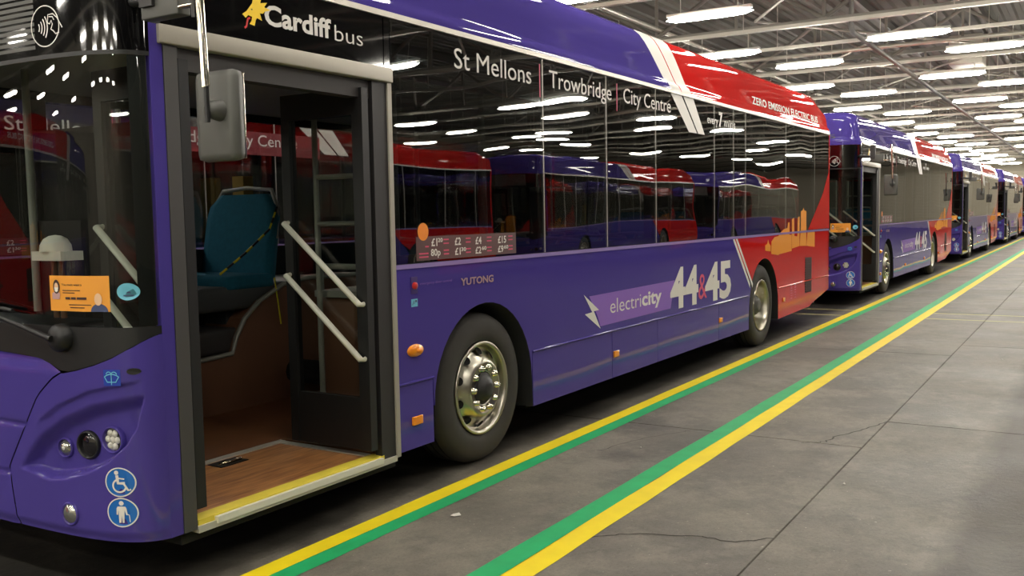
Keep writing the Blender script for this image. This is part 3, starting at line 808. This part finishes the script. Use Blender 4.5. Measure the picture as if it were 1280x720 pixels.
        for (za_, zb_) in ((1.585, 1.14), (1.29, .84)):
            MB().tube([(s*.02, y1-.03, za_), (s*.06, y1-.03, za_), (s*.06, y0+.03, zb_), (s*.02, y0+.03, zb_)], .0165, 10).build('handrail', 'rail_white', l)
        return l
    leaf(1.67, .0, .60, False)
    leaf(.506, .015, .62, False)
    # ---- mirror
    m_ = empty('door_mirror', (.2, -.40, 2.0), bus)
    MB().bevbox(-.03, .03, .02, .235, .385, .50, .006).build('mirror_bracket', 'mirror_grey', m_)
    MB().tube([(.01, .22, .47), (.08, .43, .50)], .022, 8).build('bracket_arm', 'black_plastic', m_)
    MB().box(-.045, .0, .15, .225, .43, .66).build('bracket_block', 'post_dark', m_)
    MB().tube([(-.02, .02, .41), (-.02, -.09, .41)], .010, 8).build('bracket_pin', 'chrome', m_)
    MB().tube([(-.035, -.10, .66), (-.035, -.11, .40), (-.03, -.118, .10)], .0155, 12).build('mirror_arm', 'chrome', m_)
    MB().tube([(-.035, -.06, .66), (-.035, -.07, .36)], .006, 8).build('mirror_cable', 'post_grey', m_)
    MB().tube([(-.03, -.118, .14), (-.03, -.12, -.03)], .010, 8).build('arm_end', 'black_plastic', m_)
    MB().lathe([(.0005, -.06), (.025, -.05), (.036, -.025), (.040, 0), (.046, .02)], (.03, -.110, .02), (1, 0, 0), 20).build('ball_joint', 'mirror_grey', m_)
    MB().bevbox(.035, .10, -.185, .03, -.17, .175, .03).build('mirror_head', 'mirror_grey', m_)
    MB().bevbox(.098, .106, -.175, .02, -.16, .165, .003).build('mirror_glass', 'chrome', m_)
    # ---- wheels
    for x, rear in ((FWX, False), (RWX, True)):
        build_wheel(bus, x, .035, -1, rear); build_wheel(bus, x, W-.035, 1, rear)
    # underbody
    P(MB().box(.5, 2.15, .25, W-.25, .20, .262), 'underbody', 'dark_cavity')
    P(MB().box(3.45, 8.2, .10, W-.10, .23, .285), 'underbody', 'dark_cavity')
    P(MB().box(9.4, 11.9, .10, W-.10, .38, .62), 'underbody', 'dark_cavity')
    P(MB().box(2.15, 9.4, .75, W-.75, .22, .258), 'underbody', 'dark_cavity')
    for x in (FWX, RWX):
        P(MB().tube([(x, .3, .485), (x, W-.3, .485)], .09, 12), 'axle', 'dark_cavity')
    # ---- interior
    P(MB().box(.30, 11.9, .80, W-.47, .262, .29), 'saloon_floor', 'wood_dark')
    P(MB().box(1.76, 2.13, .04, .80, .262, .29), 'saloon_floor', 'wood_dark')
    P(MB().box(2.13, 11.9, .47, .80, .262, .29), 'saloon_floor', 'wood_dark')
    P(MB().box(2.12, 3.5, .06, .46, 1.09, 1.12), 'wheel_box_lid', 'brown_panel')
    P(MB().box(2.10, 2.125, .03, .5, .26, 1.12), 'wheel_box_end', 'brown_panel')
    for xw in (FWX, RWX):
        P(MB().box(xw-.6, xw+.6, .44, .46, .26, 1.1), 'wheel_housing', 'dark_cavity'); P(MB().box(xw-.6, xw+.6, W-.46, W-.44, .26, 1.1), 'wheel_housing', 'dark_cavity')
    P(MB().box(.42, 11.9, .04, W-.04, 2.46, 2.48), 'saloon_ceiling', 'liner_grey')
    P(MB().box(.36, 11.9, W-.05, W-.04, 1.07, 1.36), 'lining_panel', 'dark_liner')
    P(MB().box(1.95, 11.9, .04, .05, 1.07, 1.36), 'lining_panel', 'dark_liner')
    P(MB().box(11.3, 11.34, .05, W-.05, .29, 2.4), 'rear_bulkhead', 'dark_liner')
    # offside wheel box with arched face, pale trim and seat on top
    yb = 1.72
    face = [(1.60, .29), (3.7, .29), (3.7, 1.16), (2.95, 1.165), (2.72, 1.14), (2.47, 1.03), (2.33, .92), (2.25, .80), (2.21, .69), (1.60, .66)]
    P(MB().prism(face, lambda u, v, o: (u, yb+o, v), .0, .36), 'wheel_box', 'brown_panel', 'brown offside wheel box with arched top edge')
    P(MB().tube([(u, yb-.004, v) for u, v in face[:1:-1][:8]][0:8], .017, 8), 'wheel_box_trim', 'rail_grey')
    P(MB().tube([(1.9, yb-.003, .29), (1.9, yb-.003, .66)], .005, 6), 'panel_joint', 'rail_grey')
    P(MB().bevbox(1.9, 3.5, yb+.04, yb+.76, .98, 1.15, .03), 'seat_plinth', 'seat_shell')
    build_seat(bus, 2.22, yb+.03, .72, .76)
    P(MB().bevbox(1.9, 2.6, yb+.03, yb+.76, .69, .86, .03), 'seat_plinth', 'dark_liner')
    # tape across the seat that is out of use
    tp = [Vector((2.16, yb+.03, 1.24)), Vector((2.40, yb+.03, 1.38)), Vector((2.62, yb+.02, 1.54)), Vector((2.74, yb+.06, 1.70))]
    ht = empty('hazard_tape', (0, 0, 0), bus)
    for i in range(3):
        for k in range(4):
            q0 = tp[i].lerp(tp[i+1], k/4); q1 = tp[i].lerp(tp[i+1], (k+1)/4)
            MB().tube([q0, q1], .008, 6).build('tape_band', 'hazard_tape' if k % 2 == 0 else 'black_plastic', ht)
    P(MB().tube([(2.62, yb-.01, 1.19), (2.64, yb-.02, 1.0), (2.66, yb-.02, .85)], .005, 6), 'tape_end', 'hazard_tape')
    # nearside wheel box with luggage rack
    P(MB().bevbox(2.12, 3.5, .46, .82, .29, 1.12, .04), 'wheel_box', 'brown_panel', 'brown nearside wheel box under the luggage rack')
    rk = empty('luggage_rack', (0, 0, 0), bus)
    MB().box(2.10, 3.5, .06, .82, 1.12, 1.16).build('rack_base', 'rail_grey', rk)
    for y in (.10, .42, .80):
        MB().tube([(2.14, y, 1.16), (2.14, y, 1.31)], .018, 8).build('rack_post', 'rail_grey', rk)
    MB().tube([(2.14, .06, 1.31), (2.14, .82, 1.31)], .018, 8).build('rack_rail', 'rail_grey', rk)
    for y in (.12, .74):
        MB().tube([(2.06, y, .29), (2.06, y, 2.46)], .018, 8).build('rack_pole', 'rail_grey', rk)
    for z in (1.575, 1.86):
        MB().tube([(2.06, .12, z), (2.06, .74, z)], .016, 8).build('rack_rail', 'rail_grey', rk)
    # poles
    for x, y in ((4.2, .95), (4.2, 1.6), (6.1, .95), (6.1, 1.6), (8.2, .95), (8.2, 1.6)):
        P(MB().tube([(x, y, .29), (x, y, 2.46)], .017, 8), 'grab_pole', 'rail_grey')
    P(MB().tube([(3.03, .14, 1.2), (3.0, .14, 2.46)], .02, 8), 'grab_pole', 'rail_grey')
    # seats in rows
    for x in (3.9, 4.75, 5.6, 6.45, 7.3, 9.3, 10.2):
        build_seat(bus, x, .06, .29 if x < 7.5 else .55); build_seat(bus, x, W-.95, .29 if x < 7.5 else .55)
    # cab
    P(MB().bevbox(.22, .62, .70, W-.08, .88, 1.14, .05), 'dashboard', 'black_plastic')
    P(MB().bevbox(.24, .50, .12, .72, .98, 1.12, .04), 'dashboard', 'black_plastic')
    P(MB().box(1.35, 1.38, 1.45, W-.06, .29, 2.2), 'cab_partition', 'dark_liner')
    P(MB().box(.62, 1.36, 1.36, 1.39, .29, 1.15), 'cab_door', 'dark_liner')
    P(MB().box(.62, 1.36, 1.37, 1.378, 1.15, 2.1), 'cab_screen', 'cab_glass')
    P(MB().tube([(.62, 1.375, 1.15), (.62, 1.375, 2.4)], .02, 8), 'cab_pole', 'rail_grey')
    P(MB().box(.64, .68, 1.0, 1.36, 1.02, 1.62), 'ticket_machine', 'black_plastic')
    dm = empty('lookout_dome', (.52, 1.02, 1.47), bus)
    MB().box(-.06, .06, -.12, .12, -.045, .0).build('dome_base', 'white_print', dm)
    MB().lathe([(.075, 0), (.072, .03), (.055, .06), (.03, .075), (.0005, .08)], (0, .01, 0), (0, 0, 1), 20).build('dome', 'white_print', dm)
    MB().tube([(0, -.03, -.045), (0, -.03, -.35)], .015, 8).build('dome_stem', 'brown_panel', dm)
    MB().tube([(0, .03, -.045), (0, .03, -.35)], .015, 8).build('dome_stem', 'brown_panel', dm)
    ds = empty('driver_seat', (.95, 1.62, .29), bus)
    MB().bevbox(0, .48, 0, .5, .42, .54, .04).build('cushion', 'teal_moquette', ds)
    MB().bevbox(.42, .55, .02, .48, .5, 1.25, .05).build('backrest', 'teal_moquette', ds)
    MB().box(.1, .4, .1, .4, 0, .42).build('pedestal', 'seat_shell', ds)
    sw = empty('steering_wheel', (.68, 1.87, 1.16), bus)
    A = Vector((.35, 0, 1)).normalized(); u = Vector((0, 1, 0)); w = A.cross(u)
    MB().tube([(u*cos(2*pi*i/24)+w*sin(2*pi*i/24))*.22 for i in range(25)], .015, 8).build('steering_rim', 'black_plastic', sw)
    for k in range(3):
        a = 2*pi*k/3+.5; MB().tube([(0, 0, 0), (u*cos(a)+w*sin(a))*.22], .012, 6).build('spoke', 'black_plastic', sw)
    MB().tube([(0, 0, 0), (-A.x*-.05, 0, -.3)], .035, 8).build('column', 'black_plastic', sw)
    # handrail and yellow pole seen past the entrance
    P(MB().box(2.9, 3.0, 2.30, 2.42, 1.25, 1.95), 'pillar_pad', 'yellow_pad')
    return bus

# ------------------------------------------------------------------ extra materials used above
mat('lilac_rail', (150, 130, 190), .25, coat=.6)
mat('deep_purple', (56, 36, 110), .4)
mat('blind_grey', (84, 84, 80), .5)
mat('wood_dark', (112, 70, 42), .5, mottle=.25, mscale=9)
mat('yellow_pad', (150, 120, 30), .6)

# ------------------------------------------------------------------ building
def build_floor():
    fl = MB().box(-22, 84, -30, 32, -.3, -.035).build('floor', 'crack_dark'); tag(fl, kind='structure')
    yj = [-30, -17, -12.6, -7.4, -2.03, 2.4, 6.8, 11, 32]
    for k in range(8):
        xs = [-22]; x = {3: .6, 4: -.3}.get(k, 1.7*k % 4.6); st = 21. if k in (0, 7) else 4.6
        while x > -22: x -= st
        x += st
        while x < 84: xs.append(x); x += st
        xs.append(84)
        for a, b in zip(xs, xs[1:]):
            if b-a < .3: continue
            g = .002
            y0, y1, t = yj[k]+g, yj[k+1]-g, .0
            a1, b1 = a+.005, b-.005; c = .005
            v = [(a1, y0, -.05), (b1, y0, -.05), (b1, y1, -.05), (a1, y1, -.05), (a1, y0, -c), (b1, y0, -c), (b1, y1, -c), (a1, y1, -c),
                 (a1+c*.6, y0+c*.6, 0), (b1-c*.6, y0+c*.6, 0), (b1-c*.6, y1-c*.6, 0), (a1+c*.6, y1-c*.6, 0)]
            f = [(8, 9, 10, 11)]+[(i, (i+1) % 4, (i+1) % 4+4, i+4) for i in range(4)]+[(i+4, (i+1) % 4+4, (i+1) % 4+8, i+8) for i in range(4)]
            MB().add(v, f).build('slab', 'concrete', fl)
    top = lambda u, v, o=0: (u, v, o)
    def crack(pts, w):
        q = []
        for (a, b), (c, d) in zip(pts, pts[1:]):
            n = 7
            for i in range(n): t = i/n; q.append((a+(c-a)*t+random.uniform(-.012, .012), b+(d-b)*t+random.uniform(-.014, .014)))
        q.append(pts[-1]); MB().strip(q, w, top, .0012).build('floor_crack', 'crack_dark', fl)
    crack([(4.25, -1.63), (4.36, -1.78), (4.55, -1.80), (4.85, -1.93), (5.2, -2.03)], .010)
    crack([(1.84, -1.24), (1.98, -1.40), (2.12, -1.70), (2.10, -1.85), (2.25, -2.03)], .010)
    crack([(3.4, -.5), (3.9, -.62), (4.2, -.8), (4.32, -.9)], .005)
    def line(name, m, y0, y1, x0, x1, lab):
        mb = MB(); n = int((x1-x0)/.5); rows = []
        for i in range(n+1):
            x = x0+(x1-x0)*i/n
            rows.append([(x, y0+random.uniform(-.004, .004), .0022), (x, y1+random.uniform(-.004, .004), .0022)])
        mb.grid(rows, False); mb.build(name, m, fl, lab)
    line('painted_line', 'line_yellow', -.20, -.085, -20, 80, 'yellow painted line beside the buses')
    line('painted_line', 'line_green', -.31, -.20, -20, 80, 'green painted line beside the near yellow one')
    line('painted_line', 'line_green', -1.115, -.985, -20, 80, 'green painted line on the aisle side')
    line('painted_line', 'line_yellow', -1.245, -1.115, -20, 80, 'outer yellow painted line')
    for x in (12.55, 13.35, 26.6, 27.4):
        MB().flat(rect(x-.03, x+.03, -.085, 2.6), top, .0016).build('painted_line', 'line_thin', fl, 'thin pale line across the bay')
        MB().flat(rect(x-.03, x+.03, -8.0, -1.25), top, .0016).build('painted_line', 'line_thin', fl, 'thin pale line across the aisle')
    return fl

def build_shell():
    b = MB(); n = 0
    # ribbed roof deck: ribs run along the hall
    y = -30; prof = []
    while y < 32:
        prof += [(y, 6.9), (y+.12, 6.9), (y+.16, 6.97), (y+.29, 6.97)]; y += .33
    prof.append((32, 6.9))
    b.grid([[(x, yy, z) for yy, z in prof] for x in (-22, 84)], False)
    tag(b.build('ceiling', 'deck_grey'), kind='structure')
    for nm, a in (('wall_left', (-22, 84, 32, 32.2)), ('wall_right', (-22, 84, -30.2, -30)), ('wall_near', (-22.2, -22, -30, 32)), ('wall_far', (84, 84.2, -30, 32))):
        w = MB().box(a[0], a[1], a[2], a[3], -.3, 7.0).build(nm, 'wall_cream'); tag(w, kind='structure')
    # roller doors in the far wall
    for k, y in enumerate((-13, -7.5, -2, 3.5)):
        d = empty('door_%d' % (k+1), (83.96, y, 0)); tag(d, kind='structure')
        for i in range(18):
            MB().bevbox(-.02, .03, -2.2, 2.2, i*.25, i*.25+.24, .01).build('slat', 'door_beige', d)
    # trusses
    def truss(x):
        t = empty('trim_truss', (x, 0, 0)); tag(t, kind='structure')
        MB().box(-.06, .06, -30, 32, 5.35, 5.45).build('bottom_chord', 'steel_grey', t)
        MB().box(-.07, .07, -30, 32, 6.55, 6.67).build('top_chord', 'steel_grey', t)
        y = -16.6; k = 0
        while y < 12:
            a, c = (5.45, 6.55) if k % 2 == 0 else (6.55, 5.45)
            MB().tube([(0, y, a), (0, y+1.8, c)], .045, 6).build('brace', 'steel_grey', t)
            MB().box(-.03, .03, y-.03, y+.03, 5.45, 6.55).build('post', 'steel_grey', t)
            y += 1.8; k += 1
    for k in range(-4, 12): truss(17.4+6.5*k)
    # purlins along the hall
    for y in (-26, -22, -18, -15, -12.6, -10.2, -7.8, -5.4, -3.0, -.6, 1.8, 4.2, 6.6, 9.0, 13, 18, 23, 28):
        p = MB().box(-22, 84, y-.05, y+.05, 6.68, 6.88).build('trim_purlin', 'steel_dark'); tag(p, kind='structure')
    # wind bracing in the roof plane
    for k in range(0, 8):
        x = 10.9+6.5*k
        for s in (1, -1):
            for y0 in (-8.2, .8):
                p = MB().tube([(x, y0-2.0*s+.0, 5.55), (x+6.5, y0+2.0*s, 5.55)], .03, 6).build('trim_brace', 'galvanised'); tag(p, kind='structure')

def lamp_label(col, n, row):
    return None
def build_lamps():
    proto = None
    ORD = ['nearest', 'second', 'third', 'fourth', 'fifth', 'sixth', 'seventh', 'eighth', 'ninth', 'tenth', 'eleventh', 'twelfth']
    colname = {3.4: 'over the far half of the parked buses', 2.28: 'over the middle of the parked buses', -.2: 'over the painted walkway', -1.3: 'over the outer yellow line', -3.8: 'over the middle of the aisle', -4.9: 'over the aisle beyond the walkway'}
    seen = {}
    rowsA = [10.8+6.45*k for k in range(-4, 11)]; rowsB = [13.2+6.5*k for k in range(-5, 11)]
    R = SC.camera.matrix_world.inverted()
    def in_view(x, y):
        p = R @ Vector((x, y, 4.9)); 
        if p.z > -.5: return False
        u = 640+1174.5*p.x/-p.z; v = 360-1174.5*p.y/-p.z
        return 690 < u < 1300 and -8 < v < 720 and not (u < 1040 and v > 140)
    aisle = [(2, -13), (-4.5, -10), (-4.5, -16), (2, -19), (14, -9.7), (21.7, -9.8), (21.6, -11.1), (24.9, -11.4), (28.8, -9.8), (35.9, -9.9), (32, -11.3), (43, -9.8), (48, -12.3), (55, -11.9),  # leading entries are unseen lamps added only to light the aisle
             (50, -16.5), (23.1, -16.1), (26.9, -17), (30.3, -14.8), (31.8, -16.9), (33.6, -16.7), (36.7, -17.3), (29.9, -21.1), (37.2, -21.9), (40.5, -21.8), (44, -17), (47, -22), (57, -16), (63, -10), (63, -16)]
    for rows, ys in ((rowsA, (28.0, 22.2, 17.5, 12.1, 7.0, 3.4, -.2, -3.8)), (rowsB, (23.6, 19.0, 13.2, 5.9, 2.28, -1.3, -4.9)), (None, aisle)):
        for x in (rows or (0,)):
            for y in ys:
                if rows is None: x, y = y
                elif y > 9 and x > 2: continue
                if proto is None:
                    o = empty('ceiling_lamp'); proto = o
                    MB().bevbox(-.06, .06, -.74, .74, .045, .10, .012).build('housing', 'batten_white', o)
                    d = MB(); k = 12; rws = []
                    for i in range(11):
                        t = -1+2*i/10; e = (1-abs(t)**6)**.5 if abs(t) < 1 else .08
                        rws.append([(.085*e*cos(2*pi*j/k), .76*t, 0.052*e*sin(2*pi*j/k)) for j in range(k)])
                    d.grid(rws, True, True); d.build('diffuser', 'tube_glow', o)
                    MB().tube([(0, -.5, .10), (0, -.5, .42)], .008, 5).build('hanger', 'galvanised', o)
                    MB().tube([(0, .5, .10), (0, .5, .42)], .008, 5).build('hanger', 'galvanised', o)
                else: o = copy_tree(proto)
                o.location = (x, y, 4.9)
                if in_view(x, y) and y in colname:
                    seen[y] = seen.get(y, 0)+1
                    n = seen[y]
                    pos = ORD[n-1] if n <= len(ORD) else 'distant'
                    lab = 'glowing white ceiling lamp %s, %s from the camera' % (colname[y], pos) if n <= 6 else 'small distant glowing lamp %s, %s in its line' % (colname[y], pos)
                    tag(o, lab, 'lamp', 'fluorescent lamps under the depot roof')
                else:
                    tag(o, 'white fluorescent depot lamp out of view, mirrored in the bus windows or added to light the aisle', 'lamp', 'lamps mirrored in the bus glass')
    # trunking rails the lamps hang from
    first = True
    allx = sorted([(x, 'A') for x in rowsA]+[(x, 'B') for x in rowsB])
    vis = 0
    for x, t in allx:
        r = empty('cable_trunking', (x, 0, 5.30))
        MB().box(-.05, .05, -30, 32, 0, .07).build('channel', 'galvanised', r)
        for y in range(-29, 32, 4):
            MB().tube([(0, y, .07), (0, y, 1.38)], .012, 5).build('drop_rod', 'galvanised', r)
        if 12 < x < 45:
            vis += 1
            tag(r, 'long galvanised lamp rail spanning the hall, %s one ahead of the camera' % ORD[min(vis-1, 11)], 'rail', 'lamp rails under the roof')
        else:
            tag(r, 'galvanised lamp rail out of sight or lost in the distance', 'rail', 'lamp rails under the roof')
def build_pipes():
    def pipe(name, pts, r, m, lab, cat):
        o = MB().tube(pts, r, 10).build(name, m); tag(o, lab, cat)
        return o
    pipe('ceiling_pipe', [(17.75, .95, 6.6), (17.75, .95, 5.28), (17.9, .95, 5.2), (80, 1.1, 5.2)], .055, 'steel_dark', 'long dark pipe running down the hall from the truss joint', 'pipe')
    pipe('ceiling_pipe', [(-10, 4.9, 5.6), (80, 4.9, 5.6)], .05, 'galvanised', 'pale pipe high above the parked buses', 'pipe')
    pipe('ceiling_pipe', [(6, -2.7, 5.75), (80, -2.7, 5.75)], .045, 'galvanised', 'pale pipe running along over the aisle', 'pipe')
    pipe('ceiling_pipe', [(22.0, -9, 5.5), (22.0, 10, 5.5)], .05, 'galvanised', 'pale pipe crossing the hall above the first rear bus', 'pipe')
    pipe('ceiling_pipe', [(35.0, -9, 5.6), (35.0, 10, 5.6)], .05, 'galvanised', 'pale pipe crossing the hall farther along', 'pipe')
    d = MB().bevbox(26.6, 27.6, -.6, .25, 5.55, 6.35, .03).build('duct_box', 'galvanised'); tag(d, 'square grey duct box hanging among the roof trusses', 'duct')

bus = make_bus()
build_floor()
build_shell()
build_lamps()
build_pipes()

# ------------------------------------------------------------------ fleet
tag(bus, 'purple single-deck bus in the foreground with its front door folded open', 'bus', 'buses parked in the near line')
HID = ('seat', 'steering_wheel', 'driver_seat', 'underbody', 'axle', 'hazard_tape')
def park(x, y, label, group, skip=()):
    c = copy_tree(bus, None, skip); c.location = (x, y, 0); tag(c, label, 'bus', group); return c
park(13.95, .02, 'purple and red bus parked right behind the foreground bus', 'buses parked in the near line', ('hazard_tape',))
park(28.3, .05, 'third bus in the line, its window band silvery with reflections', 'buses parked in the near line', HID)
park(42.6, .0, 'fourth bus in the line, only its door side showing beyond the third', 'buses parked in the near line', HID)
park(56.6, .0, 'farthest bus at the end of the line by the right picture edge', 'buses parked in the near line', HID)
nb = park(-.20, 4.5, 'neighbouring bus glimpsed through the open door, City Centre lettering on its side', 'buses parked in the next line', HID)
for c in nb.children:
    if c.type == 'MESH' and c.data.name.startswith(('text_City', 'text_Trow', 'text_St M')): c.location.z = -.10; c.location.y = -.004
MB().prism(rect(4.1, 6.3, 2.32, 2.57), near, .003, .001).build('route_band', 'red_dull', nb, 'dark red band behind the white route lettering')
park(-17.2, 9.3, 'bus tail mirrored dull red low in the foreground windscreen', 'buses mirrored in the windscreen', HID)
park(6.1, -12.3, 'bus across the aisle mirrored red in the first side window', 'buses mirrored across the aisle', HID)
park(20.3, -12.3, 'bus across the aisle mirrored purple in the middle side windows', 'buses mirrored across the aisle', HID)
park(34.5, -12.3, 'bus across the aisle mirrored small in the rear side windows', 'buses mirrored across the aisle', HID)

# litter on the floor
def scrap(x, y, s, lab, n=5):
    pts = [(x+s*random.uniform(.6, 1)*cos(2*pi*i/n), y+s*.6*random.uniform(.6, 1)*sin(2*pi*i/n)) for i in range(n)]
    o = MB().prism(pts, lambda u, v, o: (u, v, o+.012*((u-x)/s)**2), .002, .004).build('paper_scrap', 'paper'); tag(o, lab, 'litter', 'scraps on the depot floor')
scrap(1.79, -.45, .045, 'white paper scrap lying beside the near green line')
scrap(3.6, -.72, .014, 'tiny white fleck of paper near the middle of the walkway')
scrap(3.35, -2.12, .022, 'small pale scrap on the concrete right of the long joint')
scrap(8.8, -2.53, .03, 'pale scrap on the darker floor band by the right edge')
